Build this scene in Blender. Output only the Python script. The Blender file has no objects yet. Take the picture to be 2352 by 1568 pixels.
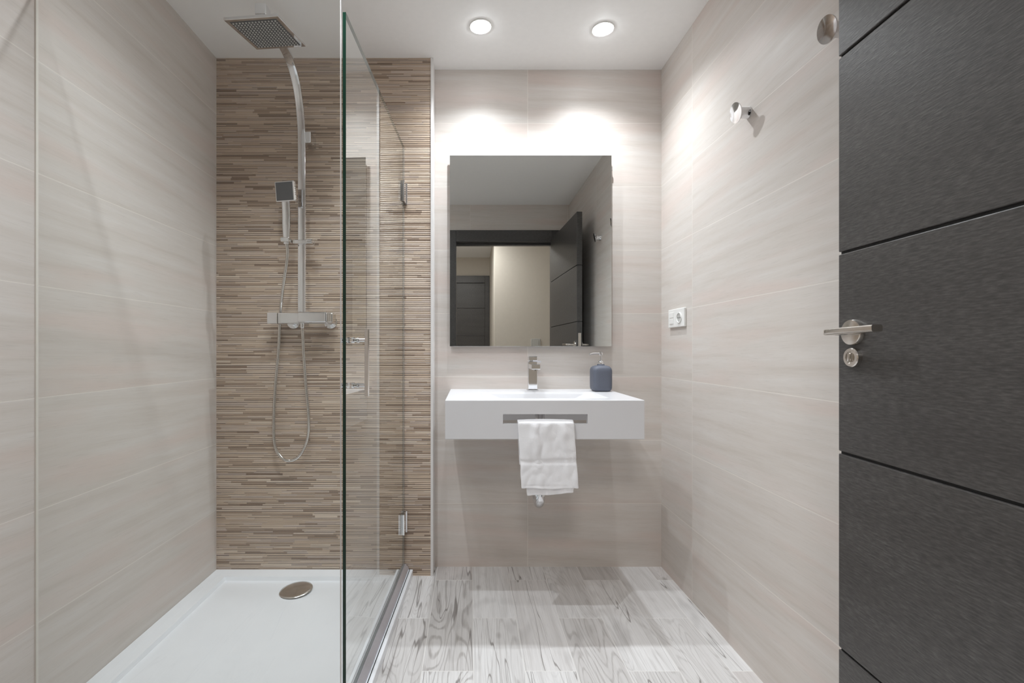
import bpy, bmesh, math, random
from mathutils import Vector, Matrix, noise
random.seed(7)
sc = bpy.context.scene
COL = sc.collection

# ------------------------------------------------------------------ camera / world / exposure
cd = bpy.data.cameras.new('camera'); cam = bpy.data.objects.new('camera', cd); COL.objects.link(cam)
cam.location = (0, 0, 1.04); cam.rotation_euler = (math.pi/2, 0, 0)
cd.sensor_width = 36; cd.lens = 1080/2352*36
cd.shift_x = 96/2352; cd.shift_y = 18/2352; cd.clip_start = 0.01
sc.camera = cam
w = bpy.data.worlds.new('world'); sc.world = w; w.use_nodes = True
w.node_tree.nodes['Background'].inputs[0].default_value = (0.9, 0.95, 1, 1)
w.node_tree.nodes['Background'].inputs[1].default_value = 0.3
sc.view_settings.view_transform = 'Standard'; sc.view_settings.look = 'None'
sc.view_settings.gamma = 1; sc.view_settings.use_curve_mapping = False
sc.view_settings.exposure = 0.82
sc.cycles.diffuse_bounces = 10; sc.cycles.max_bounces = 16; sc.cycles.glossy_bounces = 6
sc.cycles.transparent_max_bounces = 16
SPOT_W = 23.0; LENS_E = 30.0; HALL_W = 15.0
CEIL = 2.3775
def lamp_spot(name, loc, watts, size=132, blend=1.0, parent=None, radius=0.014, color=(.905, .958, 1)):
    l = bpy.data.lights.new(name, 'SPOT'); l.energy = watts; l.spot_size = math.radians(size); l.spot_blend = blend
    l.shadow_soft_size = radius; l.color = color
    o = bpy.data.objects.new(name, l); COL.objects.link(o); o.location = loc
    if parent: o.parent = parent
    return o

# ------------------------------------------------------------------ node helpers
class NT:
    def __init__(s, name):
        s.m = bpy.data.materials.new(name); s.m.use_nodes = True
        s.t = s.m.node_tree; s.b = s.t.nodes['Principled BSDF']; s.out = s.t.nodes['Material Output']
    def n(s, typ, **kw):
        nd = s.t.nodes.new(typ)
        for k, v in kw.items(): setattr(nd, k, v)
        return nd
    def set(s, sock, v):
        if hasattr(v, 'is_output'): s.t.links.new(v, sock)
        else: sock.default_value = v
    def math(s, op, a, b=0.0, c=None):
        nd = s.n('ShaderNodeMath', operation=op); s.set(nd.inputs[0], a); s.set(nd.inputs[1], b)
        if c is not None: s.set(nd.inputs[2], c)
        return nd.outputs[0]
    def xyz(s, x, y, z=0.0):
        nd = s.n('ShaderNodeCombineXYZ')
        for i, v in enumerate((x, y, z)): s.set(nd.inputs[i], v)
        return nd.outputs[0]
    def coords(s):
        tc = s.n('ShaderNodeTexCoord'); sp = s.n('ShaderNodeSeparateXYZ')
        s.t.links.new(tc.outputs['Object'], sp.inputs[0]); return sp.outputs[0], sp.outputs[1], sp.outputs[2]
    def noise(s, vec, scale=1.0, detail=3.0, rough=.5, dist=0.0):
        nd = s.n('ShaderNodeTexNoise'); s.set(nd.inputs['Vector'], vec); nd.inputs['Scale'].default_value = scale
        nd.inputs['Detail'].default_value = detail; nd.inputs['Roughness'].default_value = rough
        nd.inputs['Distortion'].default_value = dist
        return nd.outputs['Fac']
    def white(s, vec):
        nd = s.n('ShaderNodeTexWhiteNoise', noise_dimensions='3D'); s.set(nd.inputs['Vector'], vec); return nd.outputs['Value']
    def ramp(s, f, stops, interp='LINEAR'):
        nd = s.n('ShaderNodeValToRGB'); s.set(nd.inputs[0], f); cr = nd.color_ramp; cr.interpolation = interp
        while len(cr.elements) < len(stops): cr.elements.new(0.5)
        for e, (p, c) in zip(cr.elements, stops):
            e.position = p; e.color = (*c, 1) if len(c) == 3 else c
        return nd.outputs['Color']
    def mix(s, f, a, b, mode='MIX'):
        nd = s.n('ShaderNodeMix', data_type='RGBA', blend_type=mode); s.set(nd.inputs[0], f)
        s.set(nd.inputs[6], (*a, 1) if isinstance(a, tuple) else a); s.set(nd.inputs[7], (*b, 1) if isinstance(b, tuple) else b)
        return nd.outputs[2]
    def maprange(s, v, a, b, c=0.0, d=1.0):
        nd = s.n('ShaderNodeMapRange'); s.set(nd.inputs[0], v)
        for i, q in enumerate((a, b, c, d)): nd.inputs[i+1].default_value = q
        return nd.outputs[0]
    def bump(s, h, strength=.3, dist=.002):
        nd = s.n('ShaderNodeBump'); s.set(nd.inputs['Height'], h); nd.inputs['Strength'].default_value = strength
        nd.inputs['Distance'].default_value = dist
        s.t.links.new(nd.outputs[0], s.b.inputs['Normal'])
    def fin(s, color=None, rough=None, metal=None, spec=None, coat=None):
        if color is not None: s.set(s.b.inputs['Base Color'], (*color, 1) if isinstance(color, tuple) else color)
        if rough is not None: s.set(s.b.inputs['Roughness'], rough)
        if metal is not None: s.b.inputs['Metallic'].default_value = metal
        if spec is not None: s.b.inputs['Specular IOR Level'].default_value = spec
        return s.m

def tile_mat(name, axis, u0, seed):
    t = NT(name); c = t.coords(); U = c[axis]; Z = c[2]
    u = t.math('DIVIDE', t.math('SUBTRACT', U, u0), 0.9); v = t.math('DIVIDE', Z, 0.303)
    fu, fv = t.math('FRACT', u), t.math('FRACT', v)
    du = t.math('MULTIPLY', t.math('MINIMUM', fu, t.math('SUBTRACT', 1.0, fu)), 0.9)
    dv = t.math('MULTIPLY', t.math('MINIMUM', fv, t.math('SUBTRACT', 1.0, fv)), 0.303)
    d = t.math('MINIMUM', du, dv)
    grout = t.maprange(d, 0.0014, 0.0020, 1.0, 0.0)
    h = t.white(t.xyz(t.math('FLOOR', u), t.math('FLOOR', v), seed))
    h1, h2 = t.math('MULTIPLY', h, 37.0), t.math('MULTIPLY', h, 91.0)
    warp = t.math('MULTIPLY', t.noise(t.xyz(t.math('MULTIPLY', U, 3.0), t.math('MULTIPLY', Z, 3.0), h1), 1, 1), 0.015)
    Zw = t.math('ADD', t.math('ADD', Z, warp), t.math('MULTIPLY', U, .03))
    n1 = t.noise(t.xyz(t.math('MULTIPLY_ADD', U, 1.7, h1), t.math('MULTIPLY_ADD', Zw, 26.0, h2), seed), 1, 4, .62)
    n2 = t.noise(t.xyz(t.math('MULTIPLY_ADD', U, 13.0, h2), t.math('MULTIPLY_ADD', Zw, 360.0, h1), seed), 1, 3, .6)
    n3 = t.noise(t.xyz(t.math('MULTIPLY_ADD', U, 1.5, h2), t.math('MULTIPLY_ADD', Zw, 9.0, h1), seed+3), 1, 2, .5)
    col = t.ramp(n1, [(.28, (.57, .52, .475)), (.45, (.62, .575, .535)), (.6, (.645, .605, .57)), (.75, (.675, .645, .615))])
    pink = t.maprange(n3, .5, .68)
    col = t.mix(t.math('MULTIPLY', pink, .65), col, (.645, .55, .505))
    dash = t.maprange(n2, .57, .72)
    col = t.mix(t.math('MULTIPLY', dash, .45), col, (.47, .435, .405))
    lt = t.maprange(n2, .36, .26)
    col = t.mix(t.math('MULTIPLY', lt, .35), col, (.78, .75, .71))
    col = t.mix(t.math('MULTIPLY', grout, .75), col, (.735, .69, .64))
    t.bump(t.math('SUBTRACT', t.math('MULTIPLY', n2, .06), t.math('MULTIPLY', grout, 1.0)), .22, .0012)
    return t.fin(col, t.maprange(n2, .3, .7, .40, .48), spec=.28)

def mosaic_mat():
    t = NT('mosaic_strip'); X, Y, Z = t.coords()
    RH = .0088
    v = t.math('DIVIDE', t.math('ADD', Z, t.math('MULTIPLY', t.noise(t.xyz(0.0, 0.0, t.math('MULTIPLY', Z, 40.0)), 1, 1), .010)), RH)
    iv, fv = t.math('FLOOR', v), t.math('FRACT', v)
    r1 = t.white(t.xyz(iv, 3.0, 1.0)); r2 = t.white(t.xyz(iv, 8.0, 2.0))
    L = t.math('MULTIPLY_ADD', r2, .17, .07)
    u = t.math('DIVIDE', t.math('MULTIPLY_ADD', r1, 3.0, X), L)
    iu, fu = t.math('FLOOR', u), t.math('FRACT', u)
    r = t.white(t.xyz(iu, iv, 5.0)); rh = t.white(t.xyz(iu, iv, 9.0))
    col = t.ramp(r, [(0, (.24, .165, .115)), (.12, (.37, .27, .195)), (.3, (.52, .40, .30)), (.6, (.58, .455, .345)), (.85, (.50, .405, .345)), (1, (.70, .58, .46))])
    g = t.noise(t.xyz(t.math('MULTIPLY_ADD', X, 9.0, t.math('MULTIPLY', r, 40.0)), t.math('MULTIPLY', Z, 260.0), iv), 1, 3, .6)
    col = t.mix(t.maprange(g, .35, .7, 0, .3), col, (.20, .155, .125))
    de = t.math('MULTIPLY', t.math('MINIMUM', fv, t.math('SUBTRACT', 1.0, fv)), RH)
    dk = t.white(t.xyz(iu, iv, 14.0))
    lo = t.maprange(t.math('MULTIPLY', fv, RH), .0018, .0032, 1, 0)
    col = t.mix(t.math('MULTIPLY', lo, t.maprange(dk, .2, .75, .12, .97)), col, (.125, .092, .07))  # dark joint, with relief shade painted along each strip's lower edge
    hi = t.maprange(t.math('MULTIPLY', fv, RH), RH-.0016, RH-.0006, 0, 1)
    col = t.mix(t.math('MULTIPLY', hi, t.maprange(rh, .4, .9, 0, .8)), col, (.82, .71, .60))  # highlight on the strip's upper edge put into the colour
    prof = t.math('MULTIPLY_ADD', t.math('SQRT', t.maprange(de, 0, .0035)), .55, t.math('MULTIPLY', rh, .6))
    t.bump(prof, .75, .004)
    return t.fin(col, .3, spec=.5)

def floor_mat():
    t = NT('plank_porcelain'); X, Y, Z = t.coords()
    u = t.math('DIVIDE', t.math('ADD', X, .156), .1665); iu, fu = t.math('FLOOR', u), t.math('FRACT', u)
    par = t.math('ABSOLUTE', t.math('MODULO', iu, 2.0))
    v = t.math('DIVIDE', t.math('ADD', t.math('SUBTRACT', Y, 1.52), t.math('MULTIPLY', par, .3)), .6)
    iv, fv = t.math('FLOOR', v), t.math('FRACT', v)
    h = t.white(t.xyz(iu, iv, 4.0)); k = t.white(t.xyz(iu, iv, 11.0))
    h1 = t.math('MULTIPLY', h, 53.0)
    lx = t.math('MULTIPLY', t.math('SUBTRACT', fu, .5), .1665)
    big = t.noise(t.xyz(t.math('MULTIPLY', lx, 10.0), t.math('MULTIPLY', Y, 1.5), h1), 1, 1, .5, .2)
    wob = t.noise(t.xyz(t.math('MULTIPLY', lx, 60.0), t.math('MULTIPLY', Y, 9.0), h1), 1, 2)
    ph = t.math('MULTIPLY_ADD', big, t.math('MULTIPLY_ADD', k, 110.0, 90.0), t.math('MULTIPLY', wob, 3.0))
    ring = t.maprange(t.math('SINE', ph), .35, 1.0)
    fine = t.noise(t.xyz(t.math('MULTIPLY', lx, 260.0), t.math('MULTIPLY', Y, 6.0), h1), 1, 4, .65)
    mid = t.noise(t.xyz(t.math('MULTIPLY', lx, 40.0), t.math('MULTIPLY', Y, 2.0), h1), 1, 4, .6, .5)
    col = t.ramp(mid, [(.22, (.56, .54, .53)), (.40, (.70, .69, .685)), (.55, (.77, .762, .76)), (.8, (.83, .825, .823))])
    tone = t.white(t.xyz(iu, iv, 21.0))
    col = t.mix(t.maprange(tone, .45, 1.0, 0, .5), col, (.42, .39, .37))
    col = t.mix(t.math('MULTIPLY', t.maprange(k, .8, .82), .3), col, (.48, .41, .38))
    amt = t.math('MULTIPLY', t.maprange(t.math('FRACT', t.math('MULTIPLY', h, 7.31)),   .3, 1.0, .05, .6), t.maprange(fine, .35, .62, .35, 1))
    col = t.mix(t.math('MULTIPLY', ring, amt), col, (.21, .185, .17))
    col = t.mix(t.maprange(fine, .52, .74, 0, .38), col, (.36, .335, .32))
    bl = t.noise(t.xyz(t.math('MULTIPLY', X, 10.0), t.math('MULTIPLY', Y, 5.0), h1), 1, 2)
    col = t.mix(t.maprange(bl, .58, .80, 0, .5), col, (.30, .285, .28))
    cr = t.noise(t.xyz(t.math('MULTIPLY', lx, 16.0), t.math('MULTIPLY', Y, .9), t.math('ADD', h1, 5.0)), 1, 2, .5, .15)
    ck = t.maprange(t.math('ABSOLUTE', t.math('SUBTRACT', cr, .5)), .0075, .002, 0, 1)
    ck = t.math('MULTIPLY', ck, t.math('GREATER_THAN', t.math('FRACT', t.math('MULTIPLY', h, 13.7)), .35))
    col = t.mix(t.math('MULTIPLY', ck, .7), col, (.16, .14, .13))
    vor = t.n('ShaderNodeTexVoronoi'); t.set(vor.inputs['Vector'], t.xyz(t.math('MULTIPLY', X, 6.0), t.math('MULTIPLY', Y, 3.2), h1)); vor.inputs['Scale'].default_value = 1
    col = t.mix(t.math('MULTIPLY', t.maprange(vor.outputs['Distance'], .09, .02), .6), col, (.24, .215, .20))
    du = t.math('MULTIPLY', t.math('MINIMUM', fu, t.math('SUBTRACT', 1.0, fu)), .1665)
    dv = t.math('MULTIPLY', t.math('MINIMUM', fv, t.math('SUBTRACT', 1.0, fv)), .6)
    grout = t.maprange(t.math('MINIMUM', du, dv), .0011, .0018, 1, 0)
    col = t.mix(t.math('MULTIPLY', grout, .85), col, (.80, .785, .77))
    t.bump(t.math('SUBTRACT', t.math('MULTIPLY', fine, .3), grout), .25, .001)
    return t.fin(col, t.maprange(fine, .3, .7, .36, .5), spec=.4)

def wenge_mat():
    t = NT('wenge_veneer'); X, Y, Z = t.coords()
    S = t.math('ADD', X, Y)
    n = t.noise(t.xyz(t.math('MULTIPLY', S, 48.0), 0.0, t.math('MULTIPLY', Z, 330.0)), 1, 4, .65)
    b = t.noise(t.xyz(t.math('MULTIPLY', S, 2.0), 0.0, t.math('MULTIPLY', Z, 14.0)), 1, 3, .5)
    col = t.ramp(n, [(.25, (.028, .0265, .026)), (.5, (.064, .0605, .0585)), (.68, (.105, .100, .098)), (.85, (.19, .182, .178))])
    col = t.mix(t.maprange(b, .35, .7, 0, .4), col, (.034, .031, .030))
    t.bump(n, .3, .0009)
    return t.fin(col, t.maprange(n, .3, .7, .42, .34), spec=.5)

def simple(name, color, rough, metal=0.0, nscale=60.0, namp=.06, bump=.0, spec=.5):
    t = NT(name); tc = t.n('ShaderNodeTexCoord')
    f = t.noise(tc.outputs['Object'], nscale, 3)
    d = tuple(max(0, c*(1-namp)) for c in color); l = tuple(min(1, c*(1+namp)) for c in color)
    col = t.ramp(f, [(.3, d), (.7, l)])
    if bump: t.bump(f, bump, .001)
    return t.fin(col, rough, metal, spec)

def glass_mat():
    t = NT('clear_glass'); t.t.nodes.remove(t.b)
    fr = t.n('ShaderNodeFresnel'); fr.inputs['IOR'].default_value = 1.5
    ge = t.n('ShaderNodeNewGeometry')
    f = t.math('MULTIPLY', t.math('MULTIPLY', fr.outputs[0], 1.45), t.math('SUBTRACT', 1.0, ge.outputs['Backfacing']))
    f = t.math('MINIMUM', f, 1.0)
    tr = t.n('ShaderNodeBsdfTransparent'); tr.inputs[0].default_value = (.985, .992, .988, 1)
    gl = t.n('ShaderNodeBsdfGlossy'); gl.inputs['Roughness'].default_value = 0.0; gl.inputs[0].default_value = (.96, .98, .97, 1)
    mx = t.n('ShaderNodeMixShader'); t.set(mx.inputs[0], f); t.set(mx.inputs[1], tr.outputs[0]); t.set(mx.inputs[2], gl.outputs[0])
    t.t.links.new(mx.outputs[0], t.out.inputs[0]); return t.m

def emit_mat(name, col, e):
    t = NT(name); t.t.nodes.remove(t.b); em = t.n('ShaderNodeEmission'); em.inputs[0].default_value = (*col, 1); em.inputs[1].default_value = e
    t.t.links.new(em.outputs[0], t.out.inputs[0]); return t.m

def towel_mat():
    t = NT('white_terry'); tc = t.n('ShaderNodeTexCoord')
    f = t.noise(tc.outputs['Object'], 900, 2, .6); g = t.noise(tc.outputs['Object'], 160, 3)
    t.bump(t.math('ADD', f, t.math('MULTIPLY', g, .6)), .5, .002)
    t.b.inputs['Sheen Weight'].default_value = .25
    return t.fin(t.ramp(f, [(.3, (.86, .86, .885)), (.7, (.93, .93, .95))]), .95, spec=.1)

M = dict(
    wall_back=tile_mat('wall_tile_a', 0, .275, 1.0), wall_side=tile_mat('wall_tile_b', 1, 1.937, 2.0),
    wall_left=tile_mat('wall_tile_c', 1, 1.26, 3.0), wall_front=tile_mat('wall_tile_d', 0, .0, 4.0),
    mosaic=mosaic_mat(), floor=floor_mat(), wenge=wenge_mat(),
    ceil=simple('ceiling_paint', (.90, .898, .892), .55, nscale=40, namp=.01),
    hall=simple('hall_paint', (.60, .56, .50), .7, nscale=30, namp=.015),
    chrome=simple('chrome', (.78, .785, .80), .07, 1.0, 20, .01),
    satin=simple('satin_nickel', (.66, .63, .59), .2, 1.0, 80, .03),
    alu=simple('anodised_aluminium', (.74, .74, .80), .35, .75, 60, .02),
    darkmetal=simple('hose_steel', (.62, .60, .57), .18, 1.0, 60, .03),
    black=simple('black_gap', (.006, .006, .006), .6),
    rubber=simple('grey_silicone', (.07, .072, .075), .5),
    white=simple('white_solid_surface', (.70, .70, .72), .28, nscale=8, namp=.005),
    tray=simple('white_acrylic', (.86, .88, .91), .25, nscale=8, namp=.01),
    trimw=simple('pale_tile_trim', (.72, .70, .69), .4, nscale=40, namp=.01),
    plast=simple('white_plastic', (.82, .82, .80), .35, nscale=30, namp=.01),
    plastg=simple('socket_shadow_grey', (.50, .50, .48), .5, nscale=30, namp=.01),
    slate=simple('slate_blue_ceramic', (.105, .116, .150), .55, nscale=300, namp=.05, bump=.05),
    edge=simple('green_glass_edge', (.004, .030, .018), .08, nscale=20, namp=.05),
    seal=simple('clear_pvc_seal', (.62, .60, .59), .3, nscale=20, namp=.02),
    joint=simple('cream_silicone', (.70, .66, .61), .4, nscale=20, namp=.02),
    glass=glass_mat(), towel=towel_mat(), lens=emit_mat('downlight_glow', (.94, .97, 1), LENS_E),
    mirror=NT('mirror_silver').fin((.74, .76, .75), .0, 1.0),
)

# ------------------------------------------------------------------ mesh helpers
def link(name, bm, mats, parent=None, smooth=0):
    me = bpy.data.meshes.new(name); bmesh.ops.recalc_face_normals(bm, faces=bm.faces); bm.to_mesh(me); bm.free()
    for m in (mats if isinstance(mats, (list, tuple)) else [mats]): me.materials.append(M[m])
    if smooth:
        me.polygons.foreach_set('use_smooth', [True]*len(me.polygons)); me.set_sharp_from_angle(angle=math.radians(smooth))
    o = bpy.data.objects.new(name, me); COL.objects.link(o)
    if parent is not None:
        o.parent = parent; o.matrix_parent_inverse = parent.matrix_basis.inverted()
    return o
def tag(o, label=None, cat=None, group=None, kind=None):
    for k, v in (('label', label), ('category', cat), ('group', group), ('kind', kind)):
        if v: o[k] = v
    return o
def thing(name, label, cat, loc=(0, 0, 0), group=None, kind=None):
    o = bpy.data.objects.new(name, None); COL.objects.link(o); o.location = loc; o.empty_display_size = .05
    return tag(o, label, cat, group, kind)
def box(x0, x1, y0, y1, z0, z1, bev=0.0, bm=None, seg=2, mat=None):
    b = bmesh.new(); bmesh.ops.create_cube(b, size=1)
    mt = Matrix.Translation(((x0+x1)/2, (y0+y1)/2, (z0+z1)/2)) @ Matrix.Diagonal((x1-x0, y1-y0, z1-z0, 1))
    bmesh.ops.transform(b, matrix=mt, verts=b.verts)
    if bev: bmesh.ops.bevel(b, geom=b.edges[:], offset=bev, segments=seg, profile=.5, affect='EDGES')
    if bm is None: return b
    join(bm, b); return bm
def join(bm, other, matrix=None):
    if matrix is not None: bmesh.ops.transform(other, matrix=matrix, verts=other.verts)
    me = bpy.data.meshes.new('tmp'); other.to_mesh(me); other.free(); bm.from_mesh(me); bpy.data.meshes.remove(me)
def lathe(profile, center, axis='Z', n=40, bm=None):
    """profile: (radius, height) from one end to the other; closed where the radius is 0."""
    b = bmesh.new(); rings = []
    for r, h in profile:
        if r < 1e-6: rings.append([b.verts.new((0, 0, h))])
        else: rings.append([b.verts.new((r*math.cos(2*math.pi*i/n), r*math.sin(2*math.pi*i/n), h)) for i in range(n)])
    for A, B in zip(rings, rings[1:]):
        for i in range(n):
            j = (i+1) % n
            if len(A) == 1 and len(B) > 1: b.faces.new((A[0], B[i], B[j]))
            elif len(B) == 1 and len(A) > 1: b.faces.new((A[i], A[j], B[0]))
            elif len(A) > 1: b.faces.new((A[i], A[j], B[j], B[i]))
    for R in (rings[0], rings[-1]):
        if len(R) > 1: b.faces.new(R)
    rot = {'Z': Matrix(), 'X': Matrix.Rotation(math.pi/2, 4, 'Y'), '-X': Matrix.Rotation(-math.pi/2, 4, 'Y'),
           'Y': Matrix.Rotation(-math.pi/2, 4, 'X'), '-Y': Matrix.Rotation(math.pi/2, 4, 'X')}
    R = rot[axis] if isinstance(axis, str) else Vector((0, 0, 1)).rotation_difference(Vector(axis)).to_matrix().to_4x4()
    mt = Matrix.Translation(center) @ R
    if bm is None:
        bmesh.ops.transform(b, matrix=mt, verts=b.verts); return b
    join(bm, b, mt); return bm
def catmull(pts, k=12):
    P = [Vector(p) for p in pts]; P = [2*P[0]-P[1]] + P + [2*P[-1]-P[-2]]; out = []
    for i in range(1, len(P)-2):
        a, b, c, d = P[i-1:i+3]
        for j in range(k):
            t = j/k
            out.append(.5*((2*b)+(c-a)*t+(2*a-5*b+4*c-d)*t*t+(3*b-a-3*c+d)*t**3))
    out.append(P[-2]); return out
def sweep(path, section, bm=None, up=Vector((1, 0, 0)), radii=None):
    """sweep a closed 2D section (list of (a,b)) along path; a along 'side', b along the other normal."""
    b = bmesh.new(); rings = []; prev = None
    for i, p in enumerate(path):
        t = (path[min(i+1, len(path)-1)] - path[max(i-1, 0)]).normalized()
        s = (up - t*up.dot(t)) if prev is None else (prev - t*prev.dot(t))
        s.normalize(); prev = s; q = t.cross(s); k = radii[i] if radii else 1
        rings.append([b.verts.new(p + s*(x*k) + q*(y*k)) for x, y in section])
    n = len(section)
    for A, B in zip(rings, rings[1:]):
        for i in range(n): b.faces.new((A[i], A[(i+1) % n], B[(i+1) % n], B[i]))
    b.faces.new(rings[0]); b.faces.new(rings[-1])
    if bm is None: return b
    join(bm, b); return bm
def circ(r, n=12): return [(r*math.cos(2*math.pi*i/n), r*math.sin(2*math.pi*i/n)) for i in range(n)]
def rrect(wd, hg, r=.002):
    out = []
    for cx, cy, a0 in ((wd/2-r, hg/2-r, 0), (-wd/2+r, hg/2-r, 90), (-wd/2+r, -hg/2+r, 180), (wd/2-r, -hg/2+r, 270)):
        for k in range(4):
            a = math.radians(a0+30*k); out.append((cx+r*math.cos(a), cy+r*math.sin(a)))
    return out
def boolean_cut(o, cutters):
    for bm in cutters:
        me = bpy.data.meshes.new('cut'); bmesh.ops.recalc_face_normals(bm, faces=bm.faces); bm.to_mesh(me); bm.free()
        c = bpy.data.objects.new('cut', me); COL.objects.link(c)
        md = o.modifiers.new('b', 'BOOLEAN'); md.operation = 'DIFFERENCE'; md.solver = 'EXACT'; md.object = c
        bpy.context.view_layer.update()
        ev = o.evaluated_get(bpy.context.evaluated_depsgraph_get())
        new = bpy.data.meshes.new_from_object(ev); o.modifiers.clear(); old = o.data; nm = old.name
        o.data = new; bpy.data.meshes.remove(old); new.name = nm
        bpy.data.objects.remove(c); bpy.data.meshes.remove(me)
def dup(root, loc, label=None):
    r = root.copy(); COL.objects.link(r); r.location = loc
    if label: r['label'] = label
    for ch in list(root.children):
        c = ch.copy(); COL.objects.link(c); c.parent = r; c.matrix_parent_inverse = ch.matrix_parent_inverse.copy()
        for g in list(ch.children):
            d = g.copy(); COL.objects.link(d); d.parent = c; d.matrix_parent_inverse = g.matrix_parent_inverse.copy()
    return r
def struct(name, bm, mats, label, cat, parent=None, smooth=0):
    return tag(link(name, bm, mats, parent, smooth), label, cat, kind='structure')

# ------------------------------------------------------------------ setting
XL, XR, YB, YM, YF = -1.166, .9146, 2.25, 2.16, .09
XC = -.172            # corner between the mosaic wall and the basin wall
struct('floor', box(XL-.1, XR+.1, YF-.02, YB+.1, -.08, 0), 'floor', 'floor of whitewashed wood-look planks', 'floor')
struct('ceiling', box(XL-.1, XR+.1, YF-.11, YB+.1, CEIL, CEIL+.08), 'ceil', 'plain white ceiling with recessed spotlights', 'ceiling')
struct('wall_back', box(XC, XR+.1, YB, YB+.1, -.08, CEIL), 'wall_back', 'beige tiled wall behind the basin and mirror', 'wall')
struct('wall_shower', box(XL-.1, XC-.010, YM, YB+.1, -.08, CEIL), 'mosaic', 'brown strip-mosaic wall behind the shower column', 'wall')
struct('wall_left', box(XL-.1, XL, YF-.11, YM, -.08, CEIL), 'wall_left', 'beige tiled wall on the left of the shower', 'wall')
struct('wall_right', box(XR, XR+.1, YF-.11, YB, -.08, CEIL), 'wall_side', 'beige tiled wall on the right with hooks and socket', 'wall')
OX0, OX1, OZ = -.13, .755, 2.035
bm = box(XL, OX0-.012, YF-.11, YF, 0, CEIL); box(OX1+.012, XR, YF-.11, YF, 0, CEIL, bm=bm); box(OX0-.012, OX1+.012, YF-.11, YF, OZ+.012, CEIL, bm=bm)
struct('wall_front', bm, 'wall_front', 'beige tiled wall around the bathroom doorway, seen in the mirror', 'wall')
bm = box(XC-.010, XC+.002, YM-.004, YB, 0, CEIL, .0015)
struct('trim_1', bm, 'trimw', 'pale vertical corner trim beside the mosaic wall', 'trim')
# door casing
cz = .07
bm = box(OX0-cz, OX0, YF, YF+.014, 0, OZ+.105, .002); box(OX1, OX1+cz, YF, YF+.014, 0, OZ+.105, .002, bm=bm); box(OX0, OX1, YF, YF+.014, OZ, OZ+.105, .002, bm=bm)
box(OX0-.012, OX0, YF-.11, YF, 0, OZ+.012, 0, bm=bm); box(OX1, OX1+.012, YF-.11, YF, 0, OZ+.012, 0, bm=bm); box(OX0, OX1, YF-.11, YF, OZ, OZ+.012, 0, bm=bm)
box(OX0, OX1, YF-.10, YF-.055, OZ-.02, OZ, .001, bm=bm)
struct('trim_2', bm, 'wenge', 'dark brown door casing around the doorway, seen in the mirror', 'door frame')

# hallway seen in the mirror
HB = -2.62
struct('floor_hall', box(-1.2, 1.9, HB-.1, YF-.02, -.08, -.001), 'floor', 'hallway floor of whitewashed planks', 'floor')
struct('ceiling_hall', box(-1.2, 1.9, HB-.1, YF-.11, 2.42, 2.5), 'ceil', 'white hallway ceiling', 'ceiling')
struct('wall_hall_left', box(-1.3, -1.2, HB-.1, YF-.11, -.08, 2.42), 'hall', 'cream hallway wall on the far left', 'wall')
struct('wall_hall_right', box(.29, 1.9, HB, -1.12, -.001, 2.42), 'hall', 'cream hallway wall facing the bathroom, seen in the mirror', 'wall')
struct('wall_hall_end', box(-1.2, .29, HB-.1, HB, -.001, 2.42), 'hall', 'cream wall at the end of the hallway', 'wall')
struct('wall_hall_side', box(1.9, 2.0, -1.12, YF-.11, -.08, 2.42), 'hall', 'cream hallway side wall', 'wall')
bm = box(XR+.1, 1.9, YF-.12, YF-.11, 0, 2.42); box(-1.2, XL-.1, YF-.12, YF-.11, 0, 2.42, bm=bm)
struct('wall_hall_front', bm, 'hall', 'cream hallway wall beside the bathroom doorway', 'wall')
d2 = thing('door_2', 'dark wooden hallway door with horizontal grooves, seen in the mirror', 'door', (-.1, HB, 0), kind='structure')
bm = bmesh.new(); z0 = 0.0
for z1 in (.41, .825, 1.24, 1.655, 2.03):
    box(-.5, .22, HB, HB+.03, z0+.002, z1-.002, .002, bm=bm); z0 = z1
link('leaf', bm, 'wenge', d2)
bm = box(-.57, -.5, HB, HB+.04, 0, 2.14, .002); box(.22, .288, HB, HB+.04, 0, 2.14, .002, bm=bm); box(-.5, .22, HB, HB+.04, 2.033, 2.14, .002, bm=bm)
link('door_frame', bm, 'wenge', d2)

# ------------------------------------------------------------------ open wooden door
DH, DE = Vector((.742, YF+.012, 0)), Vector((.782, 1.0, 0))
dv_ = (DE-DH); DW = dv_.length; ang = math.atan2(dv_.y, dv_.x)
door = thing('door_1', 'open dark grey-brown wooden door with four horizontal grooves at the right edge', 'door', DH, kind='structure')
door.rotation_euler = (0, 0, ang)
bpy.context.view_layer.update()
def dlink(name, bm, mats, parent, smooth=0):
    bmesh.ops.transform(bm, matrix=door.matrix_basis, verts=bm.verts)
    return link(name, bm, mats, parent, smooth)
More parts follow.
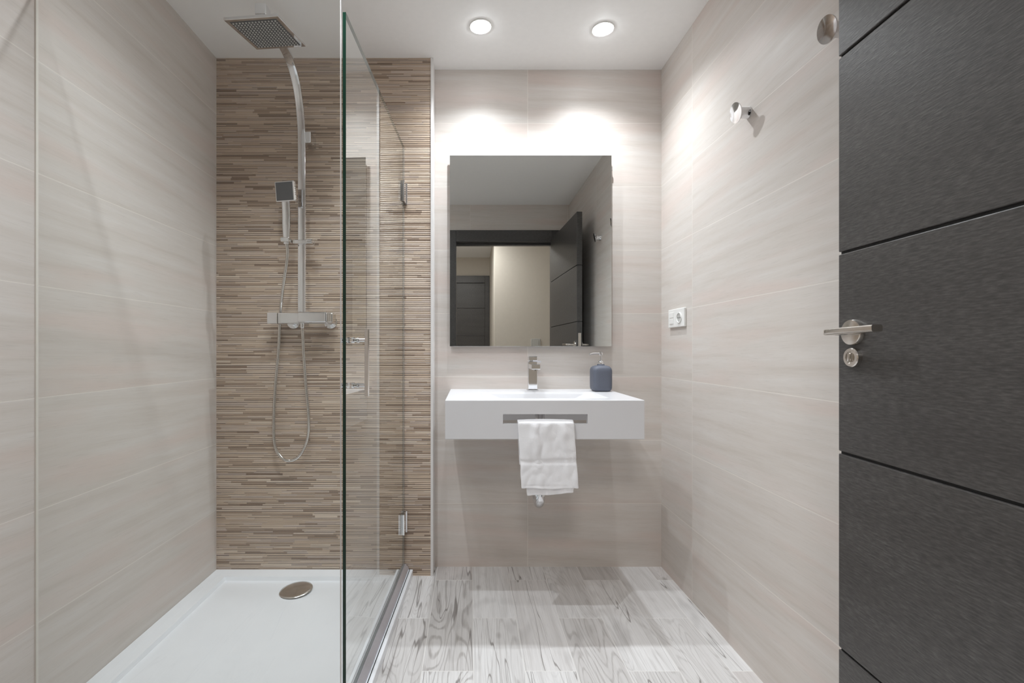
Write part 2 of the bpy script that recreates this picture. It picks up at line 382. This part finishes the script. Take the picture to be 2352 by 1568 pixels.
# local frame: x along the leaf from hinge to free edge, +y towards the room, -y towards the wall
T = .04
bm = bmesh.new(); zs = [.008, .4076, .8225, 1.243, 1.6576, 2.05]; g = .0028
for a, b in zip(zs, zs[1:]):
    box(.0015, DW-.0015, -T, 0, a+(g if a > .1 else 0), b-(g if b < 2 else 0), .002, bm=bm)
dm = link('leaf', bm, ['wenge'], door); dm.matrix_parent_inverse = Matrix()   # kept in the leaf's own frame so the grain follows it
bm = box(.004, DW-.003, -T+.005, -.005, .012, 2.046)
core = link('leaf_core', bm, 'black', door); core.matrix_parent_inverse = Matrix()
core['label'] = 'black groove core'
hz, hx = 1.0745, DW-.047
for sgn, nm in ((1, 'in'), (-1, 'out')):
    y0 = 0 if sgn > 0 else -T
    ax = 'Y' if sgn > 0 else '-Y'
    bm = lathe([(0, 0), (.0262, 0), (.0262, .008), (.0250, .010), (.020, .0105), (.012, .0115), (.0, .0115)], (hx, y0, hz), ax)
    rose = link('handle_rose', bm, 'satin', door, 35); rose.matrix_parent_inverse = Matrix()
    P = [Vector((hx, y0+sgn*d, hz)) for d in (.008, .03, .042)] + [Vector((hx-.004, y0+sgn*.052, hz)), Vector((hx-.014, y0+sgn*.058, hz)), Vector((hx-.05, y0+sgn*.059, hz+.001)), Vector((hx-.128, y0+sgn*.058, hz+.003))]
    pts = catmull(P, 6)
    bm = sweep(pts, rrect(.0125, .019, .003), up=Vector((0, 0, 1)))
    lev = link('lever', bm, 'satin', rose, 35); lev.matrix_parent_inverse = Matrix()
    zt = 1.0235
    bm = lathe([(0, 0), (.0195, 0), (.0195, .008), (.018, .010), (.0125, .010), (.0115, .007), (0, .007)], (hx, y0, zt), ax)
    esc = link('lock_escutcheon', bm, 'satin', door, 35); esc.matrix_parent_inverse = Matrix()
    bm = box(hx-.0035, hx+.0035, y0+(.006 if sgn > 0 else -.014), y0+(.014 if sgn > 0 else -.006), zt-.009, zt+.009, .0015)
    tt = link('thumb_turn', bm, 'satin', esc, 35); tt.matrix_parent_inverse = Matrix()
    bm = box(hx-.06, hx-.059, y0, y0, 0, 0) if False else None
bm = box(DW-.0015, DW+.001, -T/2-.011, -T/2+.011, 1.0, 1.16, .0004)
lp = link('latch_plate', bm, 'satin', door); lp.matrix_parent_inverse = Matrix()

# ------------------------------------------------------------------ downlights
def downlight(x, y, label, k=1.0):
    t = thing('ceiling_downlight', label, 'ceiling light', (x, y, CEIL), group='recessed bathroom downlights')
    link('trim_ring', lathe([(.041, 0), (.047, 0), (.047, -.002), (.044, -.004), (.0405, -.0035), (.039, 0)], (x, y, CEIL)), 'plast', t, 40)
    link('lens', lathe([(0, 0), (.040, 0), (.039, -.004), (.030, -.009), (.016, -.0115), (0, -.0125)], (x, y, CEIL)), 'lens', t, 40)
    lamp_spot('lamp', (0, 0, -.018), SPOT_W*k, parent=t)
    return t
downlight(.043, 1.947, 'round recessed downlight, left one of the two on the ceiling above the mirror')
downlight(.554, 1.963, 'round recessed downlight, right one of the two on the ceiling, nearer the right wall')
downlight(-.31, 1.13, 'round recessed downlight in the ceiling beside the shower glass')
downlight(-.66, 1.40, 'added round fill downlight in the ceiling over the shower tray, out of view', .5)  # no such fitting known; added to lift the light in the shower
downlight(-.45, .55, 'added round fill downlight in the ceiling left of the doorway, out of view', .5)  # unseen, added to brighten the front wall and near ceiling
hl = bpy.data.lights.new('hall_fill', 'AREA'); hl.energy = HALL_W; hl.size = .5; hl.shape = 'DISK'; hl.color = (1, .98, .96)
ht = thing('hall_fill_lamp', 'added round fill lamp on the hallway ceiling, out of view', 'ceiling light', (-.15, -.85, 2.42))  # unseen lamp added to light the hallway and fill through the doorway
link('fill_lamp_base', lathe([(0, 0), (.27, 0), (.27, -.02), (.25, -.024), (0, -.024)], (-.15, -.85, 2.42)), 'plast', ht, 40)
ho = bpy.data.objects.new('hall_fill', hl); COL.objects.link(ho); ho.parent = ht; ho.location = (0, 0, -.03)

# ------------------------------------------------------------------ shower tray
def gx(y): return -.305 + (y-2.16)*.0459      # plan line of the glass enclosure
TZ = .030; RIM = .075; ty0, ty1 = 1.215, YM; tin = .011
bm = bmesh.new()
def ring(z, dl, dr, dn, df):
    return [bm.verts.new(p) for p in ((XL+dl, ty0+dn, z), (gx(ty0+dn)+.042-dr, ty0+dn, z), (gx(ty1-df)+.042-dr, ty1-df, z), (XL+dl, ty1-df, z))]
R0 = ring(0, 0, 0, 0, 0); R1 = ring(TZ-.002, 0, 0, 0, 0); R2 = ring(TZ, .002, .002, .002, .002)
R3 = ring(TZ, RIM, RIM, RIM, .07); R4 = ring(tin+.004, RIM+.006, RIM+.006, RIM+.006, .077)
for A, B in ((R0, R1), (R1, R2), (R2, R3), (R3, R4)):
    for i in range(4): bm.faces.new((A[i], A[(i+1) % 4], B[(i+1) % 4], B[i]))
dc = Vector((-.74, 2.0, 0)); cv = bm.verts.new((dc.x, dc.y, tin))
for i in range(4): bm.faces.new((R4[i], R4[(i+1) % 4], cv))
bm.faces.new(R0)
tray = tag(link('shower_tray', bm, 'tray'), 'white low-profile shower tray on the floor inside the glass', 'shower tray')
bm = lathe([(0, 0), (.060, 0), (.066, .003), (.068, .006), (.066, .0085), (.055, .0105), (0, .012)], (dc.x, dc.y, tin+.001), axis=(-.06, -.02, 1))
link('drain_cover', bm, 'satin', tray, 50)

# ------------------------------------------------------------------ glass enclosure
u = Vector((-.0459, -.9989, 0)).normalized(); nrm = Vector((u.y*-1, u.x, 0))   # nrm points to +x (bathroom side)
if nrm.x < 0: nrm = -nrm
H0 = Vector((-.305, 2.16, 0))
def gp(t, n, z): return H0 + u*t + nrm*n + Vector((0, 0, z))
def gbox(t0, t1, n0, n1, z0, z1, bev=0.0, bm=None):
    b = box(t0, t1, n0, n1, z0, z1, bev)
    mt = Matrix(((u.x, nrm.x, 0, H0.x), (u.y, nrm.y, 0, H0.y), (0, 0, 1, 0), (0, 0, 0, 1)))
    bmesh.ops.transform(b, matrix=mt, verts=b.verts)
    if bm is None: return b
    join(bm, b); return bm
def pane(bm):
    bm.faces.ensure_lookup_table(); bmesh.ops.recalc_face_normals(bm, faces=bm.faces)
    for f in bm.faces: f.material_index = 0 if abs(f.normal.dot(nrm)) > .9 else 1
    return bm
GT = .0045; ZT = 1.964
sd = thing('shower_door', 'clear glass hinged shower door with chrome bar handle and dark green free edge', 'shower door', gp(.44, 0, .056))
link('glass_pane', pane(gbox(.012, .872, -GT, GT, .058, ZT)), ['glass', 'edge'], sd)
link('hinge_seal', gbox(.001, .012, -.003, .003, .058, ZT), 'seal', sd)
for zc in (.254, 1.75):
    bm = gbox(.006, .058, GT, .014, zc-.046, zc+.046, .002); gbox(.006, .058, -.014, -GT, zc-.046, zc+.046, .002, bm=bm)
    hg = link('hinge', bm, 'chrome', sd)
    link('hinge_wall_plate', gbox(.0, .008, -.016, .018, zc-.046, zc+.046, .002), 'chrome', hg)
    link('hinge_barrel', lathe([(0, -.048), (.005, -.048), (.005, .048), (0, .048)], gp(.009, .014, zc)), 'chrome', hg, 40)
th = .815; hn = .047
bm = gbox(th-.007, th+.007, hn-.005, hn+.005, .905, 1.097, .001)
hd = link('bar_handle', bm, 'satin', sd)
for zc in (1.066, .937):
    c = gp(th, 0, zc)
    bm = lathe([(0, GT), (.0085, GT), (.0085, GT+.006), (.0055, GT+.007), (.0055, GT+.014), (.0075, GT+.015), (.0075, GT+.02), (.0055, GT+.021), (.0055, hn-.003), (0, hn-.003)], c, axis=nrm)
    lathe([(0, GT), (.0085, GT), (.0085, GT+.004), (.005, GT+.006), (.005, GT+.016), (.007, GT+.018), (.007, GT+.022), (0, GT+.023)], c, axis=-nrm, bm=bm)
    link('standoff', bm, 'chrome', hd, 40)
FPY = 1.262; FX = -.3465; ZP = 2.01
fp = thing('shower_screen', 'fixed clear glass screen facing the camera at the near end of the shower', 'shower screen', (-.75, FPY, TZ))
bm = box(XL+.004, FX-.0015, FPY-.004, FPY+.004, TZ+.002, ZP)
bm.faces.ensure_lookup_table(); bmesh.ops.recalc_face_normals(bm, faces=bm.faces)
for f in bm.faces: f.material_index = 0 if abs(f.normal.y) > .9 or f.normal.x < -.9 else 1
link('glass_pane', bm, ['glass', 'edge'], fp)
link('edge_seal', box(FX-.0015, FX, FPY-.0042, FPY+.0042, TZ+.002, ZP, .0003), 'seal', fp)
link('wall_seal', box(XL, XL+.004, FPY-.0035, FPY+.0035, TZ+.002, ZP), 'joint', fp)
# threshold rail : rounded aluminium profile
sec = [(-.019, 0), (-.019, .006), (-.012, .018), (-.007, .0255), (.004, .0265), (.012, .018), (.019, .008), (.019, 0)]
bm = bmesh.new(); rs = []
for t in (.002, .905): rs.append([bm.verts.new(gp(t, n+.004, TZ+z)) for n, z in sec])
for i in range(len(sec)): bm.faces.new((rs[0][i], rs[0][(i+1) % len(sec)], rs[1][(i+1) % len(sec)], rs[1][i]))
bm.faces.new(rs[0]); bm.faces.new(rs[1])
rail = tag(link('threshold_rail', bm, 'alu'), 'shiny aluminium threshold rail on the tray edge under the shower glass', 'rail')
link('rail_groove', gbox(.004, .900, .0275, .0295, TZ+.001, TZ+.004), 'black', rail)

# ------------------------------------------------------------------ shower column
CX = -.747; CY = 2.09
colm = thing('shower_column', 'chrome shower column with square rain head on the mosaic wall', 'shower', (CX, YM, 1.15))
pth = [Vector((CX, CY, 1.195)), Vector((CX, CY, 1.55)), Vector((CX, CY, 1.90))] + catmull([(CX, CY, 1.93), (CX, 2.083, 2.03), (CX, 2.052, 2.135), (CX, 2.0, 2.205), (CX, 1.93, 2.242), (CX, 1.85, 2.252), (CX, 1.765, 2.252), (CX, 1.69, 2.252)], 8)
link('riser_arm', sweep(pth, rrect(.033, .016, .002), up=Vector((1, 0, 0))), 'chrome', colm, 30)
link('arm_bracket', box(CX+.008, CX+.040, CY-.006, YM, 1.955, 2.005, .003), 'chrome', colm)
vz = 1.177
bm = box(-.846, -.61, CY-.025, CY+.035, vz-.024, vz+.024, .004)
valve = link('thermostatic_valve', bm, 'chrome', colm)
link('temperature_knob', box(-.893, -.848, CY-.025, CY+.025, vz-.0245, vz+.0245, .003), 'chrome', valve)
bm = box(-.752, -.625, CY-.048, CY-.022, vz-.021, vz+.027, .008, seg=4)
link('diverter_cover', bm, 'chrome', valve)
link('flow_knob', box(-.628, -.600, CY-.040, CY+.018, vz-.022, vz+.024, .008, seg=4), 'satin', valve)
for cx in (-.81, -.64):
    link('wall_union', lathe([(0, 0), (.03, 0), (.03, .006), (.02, .010), (.02, .038), (0, .038)], (cx, YM, vz-.012), '-Y'), 'chrome', valve, 40)
link('hose_outlet', lathe([(0, 0), (.009, 0), (.009, -.016), (.0075, -.02), (0, -.02)], (-.742, CY-.012, vz-.023)), 'chrome', valve, 40)
# slider bracket
sz = 1.517; hx_ = -.803
bm = box(CX-.035, CX+.053, CY-.022, CY+.012, sz-.012, sz+.006, .004)
sl = link('slider', bm, 'chrome', colm)
link('slider_lever', box(CX+.028, CX+.056, CY-.034, CY-.018, sz-.006, sz+.007, .004), 'chrome', sl)
bm = box(hx_-.019, hx_+.019, CY-.055, CY-.015, sz-.011, sz+.009, .003)
boolean_cut(link('tmp', bm, 'chrome'), []) if False else None
link('handset_holder', bm, 'chrome', sl)
# rain head
RC = Vector((-.740, 1.709, 2.185)); rot = Matrix.Rotation(math.radians(-7.46), 4, 'Z') @ Matrix.Rotation(math.radians(1.36), 4, 'Y') @ Matrix.Rotation(math.radians(6.65), 4, 'X')
MT = Matrix.Translation(RC) @ rot
bm = box(-.1, .1, -.1, .1, 0, .010, .0015); bmesh.ops.transform(bm, matrix=MT, verts=bm.verts)
rh = link('rain_head', bm, 'chrome', colm)
bm = box(-.086, .086, -.086, .086, -.0008, .0)
for i in range(14):
    for j in range(14):
        x, y = -.078+.012*i, -.078+.012*j
        lathe([(.0032, -.0008), (.0028, -.003), (.0013, -.0042), (0, -.0042)], (x, y, 0), n=8, bm=bm)
bm.faces.ensure_lookup_table()
bmesh.ops.transform(bm, matrix=MT, verts=bm.verts)
spray = link('nozzle_plate', bm, ['rubber', 'plastg'], rh, 40); spray['label'] = 'dark plate with rubber nozzles'
for p in spray.data.polygons:
    c = MT.inverted() @ p.center
    if c.z < -.0012: p.material_index = 1
bm = lathe([(0, .008), (.022, .008), (.022, .016), (.013, .022), (.013, .05), (0, .05)], (0, 0, 0)); bmesh.ops.transform(bm, matrix=MT, verts=bm.verts)
link('ball_joint', bm, 'chrome', rh, 40)
bm = box(CX-.020, CX+.020, 1.672, 1.715, 2.232, 2.272, .003)
link('arm_end_block', bm, 'chrome', colm)

# hand shower (rests in the holder)
hs = thing('hand_shower', 'chrome hand shower with dark square face in its holder, hose hanging in a loop', 'hand shower', (hx_, CY-.035, 1.53))
bm = sweep(catmull([(hx_, CY-.035, sz-.018), (hx_, CY-.035, 1.56), (hx_+.001, CY-.037, 1.63), (hx_-.002, CY-.040, 1.70), (hx_-.004, CY-.042, 1.74)], 6),
           rrect(.034, .022, .006), radii=[.62+.38*min(1, i/8) for i in range(25)])
link('handset_handle', bm, 'chrome', hs, 35)
hm = Matrix.Translation((hx_+.004, CY-.058, 1.722)) @ Matrix.Rotation(math.radians(-12), 4, 'Z') @ Matrix.Rotation(math.radians(8), 4, 'X')
bm = box(-.046, .046, -.006, .012, -.043, .043, .004); bmesh.ops.transform(bm, matrix=hm, verts=bm.verts)
hh = link('handset_head', bm, 'chrome', hs)
bm = box(-.040, .040, -.0075, -.005, -.038, .038, .0008); bmesh.ops.transform(bm, matrix=hm, verts=bm.verts)
sf = link('spray_face', bm, 'rubber', hh); sf['label'] = 'dark grey square spray face'
def pp(px, py, Y): return ((px-1080)*Y/1080, Y, 1.04-(py-802)*Y/1080)
hp = catmull([(hx_, CY-.035, sz-.012), pp(660, 590, 2.06), pp(650, 660, 2.09), pp(643, 735, 2.142), pp(640, 800, 2.142), pp(633, 880, 2.135), pp(629, 960, 2.13), pp(631, 1020, 2.125), pp(644, 1048, 2.12),
              pp(664, 1058, 2.12), pp(688, 1046, 2.12), pp(706, 1008, 2.12), pp(709, 960, 2.11), pp(703, 890, 2.10), pp(698, 820, 2.085), (-.742, CY-.012, vz-.040)], 26)
link('hose', sweep(hp, circ(.0075, 10), radii=[1.0 if i % 2 else .86 for i in range(len(hp))]), 'darkmetal', hs, 60)

# ------------------------------------------------------------------ mirror
MY = 2.222
mir = thing('wall_mirror', 'rectangular frameless mirror on the tiled wall above the basin', 'mirror', (.286, YB, 1.05))
x0, x1, z0, z1 = -.0965, .6683, 1.054, 1.956
link('mirror_glass', box(x0, x1, MY, MY+.005, z0, z1, .0006), 'mirror', mir)
link('backing_board', box(x0+.004, x1-.02, MY+.005, YB, z0+.004, z1-.03), 'rubber', mir)
for zc in (1.893,):
    link('mirror_clip', lathe([(0, -.008), (.004, -.008), (.004, .008), (0, .008)], (x1+.002, MY+.004, zc)), 'chrome', mir, 40)

# ------------------------------------------------------------------ washbasin
SX0, SX1, SY0, SZ0, SZ1 = -.094, .653, 1.759, .703, .850
sink = thing('washbasin', 'white wall-hung rectangular washbasin with a towel slot in its front', 'washbasin', ((SX0+SX1)/2, YB, SZ0))
body = link('basin_body', box(SX0, SX1, SY0, YB, SZ0, SZ1, .0025), 'white', sink)
cav = box(SX0+.018, SX1-.018, SY0+.02, YB-.012, SZ0-.05, .805)
slot = box(.1225, .4397, SY0-.05, SY0+.10, .7610, .7975)
rec = bmesh.new()
def rr(x0, x1, y0, y1, z, r, n=6):
    out = []
    for cx, cy, a0 in ((x1-r, y1-r, 0), (x0+r, y1-r, 90), (x0+r, y0+r, 180), (x1-r, y0+r, 270)):
        for k in range(n+1):
            a = math.radians(a0+90*k/n); out.append(rec.verts.new((cx+r*math.cos(a), cy+r*math.sin(a), z)))
    return out
L_ = [rr(.03, .56, 1.815, 2.10, .87, .03), rr(.045, .545, 1.825, 2.09, .8502, .03), rr(.06, .53, 1.835, 2.085, .842, .03), rr(.11, .49, 1.87, 2.078, .8175, .04), rr(.16, .46, 1.9, 2.05, .815, .03)]
for A, B in zip(L_, L_[1:]):
    for i in range(len(A)): rec.faces.new((A[i], A[(i+1) % len(A)], B[(i+1) % len(A)], B[i]))
rec.faces.new(L_[0]); rec.faces.new(L_[-1])
boolean_cut(body, [cav, slot, rec])
link('basin_drain', lathe([(0, 0), (.03, 0), (.03, .002), (.024, .004), (0, .005)], (.30, 1.97, .8152)), 'chrome', sink, 40)

# siphon under the basin
tr = thing('basin_trap', 'chrome trap pipe below the basin, showing under the towel', 'pipe', (.292, YB, .36))
up = [Vector(p) for p in ((.292, 1.97, .805), (.292, 1.97, .60), (.292, 1.97, .46))]
arc = [Vector((.292, 2.02-.05*math.cos(a), .425-.042*math.sin(a))) for a in [math.pi*k/14 for k in range(15)]]
dn = [Vector(p) for p in ((.292, 2.07, .47), (.292, 2.08, .50), (.292, 2.11, .52), (.292, 2.17, .52), (.292, YB, .52))]
link('trap_pipe', sweep(up+arc+dn, circ(.021, 18)), 'chrome', tr, 50)
link('wall_flange', lathe([(0, 0), (.036, 0), (.036, .003), (.028, .012), (0, .012)], (.292, YB, .52), '-Y'), 'chrome', tr, 40)
bm = lathe([(.0, .43), (.026, .43), (.026, .462), (.0, .462)], (.292, 1.97, 0))
link('union_nut', bm, 'chrome', tr, 40)

# tap
tp = thing('basin_tap', 'square chrome mixer tap on the back edge of the washbasin', 'tap', (.287, 2.17, SZ1))
fx = .2870
bm = box(fx-.026, fx+.026, 2.148, 2.200, SZ1, SZ1+.006, .0015); box(fx-.021, fx+.021, 2.152, 2.196, SZ1+.006, .985, .0025, bm=bm)
tb = link('tap_body', bm, 'chrome', tp)
bm = box(fx-.020, fx+.020, 2.05, 2.16, .952, .974, .0025)
link('spout', bm, 'chrome', tp)
link('aerator', lathe([(0, .946), (.011, .946), (.011, .953), (0, .953)], (fx, 2.07, 0)), 'darkmetal', tp, 40)
bm = box(fx-.020, fx+.020, 2.140, 2.196, .987, 1.008, .0035)
lv = link('tap_lever', bm, 'chrome', tp)
bm = box(-.006, .028, -.012, .012, -.003, .003, .001); bmesh.ops.transform(bm, matrix=Matrix.Translation((fx+.006, 2.138, .986)) @ Matrix.Rotation(.08, 4, 'Y'), verts=bm.verts)
link('lever_tongue', bm, 'alu', lv)

# soap dispenser : squarish rounded bottle
sx, sy = .5945, 2.140
def rsq(h, r, z): return [(math.copysign(abs(math.cos(a))**r, math.cos(a))*h+sx, math.copysign(abs(math.sin(a))**r, math.sin(a))*h+sy, z) for a in [2*math.pi*k/40 for k in range(40)]]
bm = bmesh.new(); rings = []
for h, r, z in ((.030, .42, 0), (.036, .42, .002), (.041, .42, .008), (.0435, .42, .016), (.044, .42, .03), (.044, .42, .088), (.0435, .42, .098), (.041, .45, .106), (.034, .5, .113), (.024, .7, .1165), (.017, 1, .1175), (.016, 1, .122), (.014, 1, .123)):
    rings.append([bm.verts.new(p) for p in rsq(h, r, SZ1+z)])
for A, B in zip(rings, rings[1:]):
    for i in range(40): bm.faces.new((A[i], A[(i+1) % 40], B[(i+1) % 40], B[i]))
bm.faces.new(rings[0]); bm.faces.new(rings[-1])
sp = thing('soap_dispenser', 'slate-blue ceramic soap dispenser with chrome pump on the right of the basin', 'soap dispenser', (sx, sy, SZ1))
link('bottle', bm, 'slate', sp, 50)
pz = SZ1+.122
bm = lathe([(0, 0), (.0125, 0), (.0125, .010), (.0105, .014), (.0075, .0165), (.0045, .018), (.0045, .044), (0, .044)], (sx, sy, pz))
pm = link('pump_collar', bm, 'chrome', sp, 40)
bm = sweep(catmull([(sx+.008, sy, pz+.049), (sx, sy, pz+.050), (sx-.02, sy-.006, pz+.050), (sx-.042, sy-.012, pz+.049), (sx-.056, sy-.016, pz+.045)], 5), circ(.0042, 12), up=Vector((0, 0, 1)))
lathe([(0, .042), (.009, .042), (.010, .047), (.009, .053), (.004, .056), (0, .056)], (sx, sy, pz), bm=bm, n=20)
link('pump_nozzle', bm, 'chrome', pm, 45)

# ------------------------------------------------------------------ towel over the slot bar
tw = thing('hand_towel', 'folded white terry hand towel hanging over the basin front slot', 'towel', (.285, SY0, .50))
ZB = .761        # top of the bar under the slot
def towel_layer(xl0, xr0, xl1, xr1, zb_front, zb_back, off, th, seed, bands=True, inner=False, slant=0.0):
    """sheet over the bar: front hem -> up -> over -> down behind.  off = gap to the bar, th = thickness"""
    prof = []
    top = ZB + off
    yf, yb = SY0-off, SY0+.02+off*.6
    N = 46
    for i in range(N+1):
        z = zb_front + (top-.010-zb_front)*i/N; prof.append((yf, z))
    for k in range(1, 9):
        a = math.pi*k/9; ym, ry = (yf+yb)/2, (yb-yf)/2
        prof.append((ym-ry*math.cos(a), top-.010+.010*math.sin(a)))
    for i in range(1, 14):
        prof.append((yb, top-.010-(top-.010-zb_back)*i/13))
    NX = 40; bm = bmesh.new(); G = []
    for i, (y, z) in enumerate(prof):
        row = []
        f = max(0, min(1, (top-z)/(top-zb_front)))
        for j in range(NX+1):
            s = j/NX
            xl = xl0+(xl1-xl0)*f; xr = xr0+(xr1-xr0)*f
            x = xl+(xr-xl)*s
            dy = 0; zz = z
            if y < SY0:
                n = noise.noise(Vector((x*16+seed, z*9, seed)))*.008 + noise.noise(Vector((x*34, z*24, seed+4)))*.0045
                n += .010*math.exp(-((x-.245-.10*(.70-z))/.017)**2)*min(1, (top-z)/.06)*(1 if z > .60 else .35)
                n += .005*math.exp(-((x-.36-.15*(.62-z))/.016)**2)*min(1, (top-z)/.05)
                dy = -abs(n)*min(1, (top-z)/.02) - .003*f
                if bands:
                    k = .5+.5*math.tanh((z-.613)/.0009); k2 = .5+.5*math.tanh((.636-.006*(1-s)-z)/.0009)
                    dy += .0042*k*k2
                    dy += .0025*math.exp(-((z-.5345+.003*s)/.0012)**2)
                edge = min(s, 1-s)
                dy += .006*math.exp(-edge*30)
            else:
                dy = .002*noise.noise(Vector((x*20, z*15, seed)))
                if z > top-.03: zz = z + .003*math.sin(math.pi*s)
            if i < 3: zz += slant*(s-.5) + .002*math.sin(s*9)
            x += .0025*noise.noise(Vector((s*3, z*22, seed+9)))
            row.append(bm.verts.new((x, y+dy, zz)))
        G.append(row)
    for A, B in zip(G, G[1:]):
        for j in range(NX): bm.faces.new((A[j], A[j+1], B[j+1], B[j]))
    return bm
def add_solid(o, th, off=-1):
    md = o.modifiers.new('thick', 'SOLIDIFY'); md.thickness = th; md.offset = off
    md2 = o.modifiers.new('sub', 'SUBSURF'); md2.levels = 1; md2.render_levels = 1
tf = link('towel_outer_fold', towel_layer(.177, .386, .190, .402, .523, .60, .0125, .006, 3.1), 'towel', tw, 180); add_solid(tf, .005, 0)
ti = link('towel_inner_fold', towel_layer(.182, .378, .212, .385, .500, .58, .0055, .005, 8.4, False, True, .012), 'towel', tw, 180); add_solid(ti, .004, 0)

# ------------------------------------------------------------------ socket plate on the right wall
so = thing('wall_socket', 'white double wall plate with light switch and socket on the right wall', 'socket', (XR, 2.065, 1.177))
y0, y1, za, zb = 1.987, 2.146, 1.137, 1.218
link('plate', box(XR-.011, XR, y0, y1, za, zb, .003), 'plast', so)
for zz, hh_ in ((1.192, .012), (1.165, .012)):
    link('rocker', box(XR-.0135, XR-.010, 2.088, 2.128, zz-hh_, zz+hh_, .0015), 'plast', so)
bm = lathe([(.0235, 0), (.0235, .004), (.020, .0042), (.0192, .001), (0, .001)], (XR-.0105, 2.033, 1.177), '-X')
sk = link('socket_ring', bm, 'plast', so, 40)
bm = lathe([(0, 0), (.0185, 0), (.0185, .0012), (0, .0012)], (XR-.0105, 2.033, 1.177), '-X')
link('socket_face', bm, 'plastg', sk, 40)
for dy in (-.0095, .0095):
    link('pin_hole', lathe([(0, 0), (.0028, 0), (.0028, .0020), (0, .0020)], (XR-.0105, 2.033+dy, 1.177), '-X', n=14), 'black', sk, 40)

# hall light switch seen in the mirror
hsw = thing('hall_switch', 'white switch plate on the hallway wall, seen at the bottom of the mirror', 'switch', (.80, -1.12, 1.09))
link('plate', box(.72, .83, -1.12, -1.110, 1.055, 1.165, .002), 'plastg', hsw)
link('rocker', box(.74, .81, -1.110, -1.107, 1.075, 1.145, .002), 'plastg', hsw)

# ------------------------------------------------------------------ wall hooks
hk = thing('wall_hook', 'chrome disc wall hook on the right wall, the farther one from the open door', 'hook', (XR, 1.545, 1.817), group='chrome wall hooks')
c = Vector((XR, 1.545, 1.817))
bm = lathe([(0, 0), (.019, 0), (.019, .003), (.0178, .005), (.0172, .036), (0, .036)], c, '-X')
link('post', bm, 'chrome', hk, 40)
bm = lathe([(0, -.002), (.026, -.0015), (.0305, .0005), (.0305, .0035), (.024, .0028), (.012, .0016), (0, .0012)], (0, 0, 0), n=48)
d = Vector((-1, -.12, -.2)).normalized()
mt = Matrix.Translation(c+Vector((-.040, 0, 0))) @ Vector((0, 0, 1)).rotation_difference(d).to_matrix().to_4x4() @ Matrix.Diagonal((1.05, .9, 1, 1))
bmesh.ops.transform(bm, matrix=mt, verts=bm.verts)
link('disc', bm, 'chrome', hk, 50)
dup(hk, (XR, 1.150, 1.822), 'chrome disc wall hook on the right wall, partly hidden by the open door')
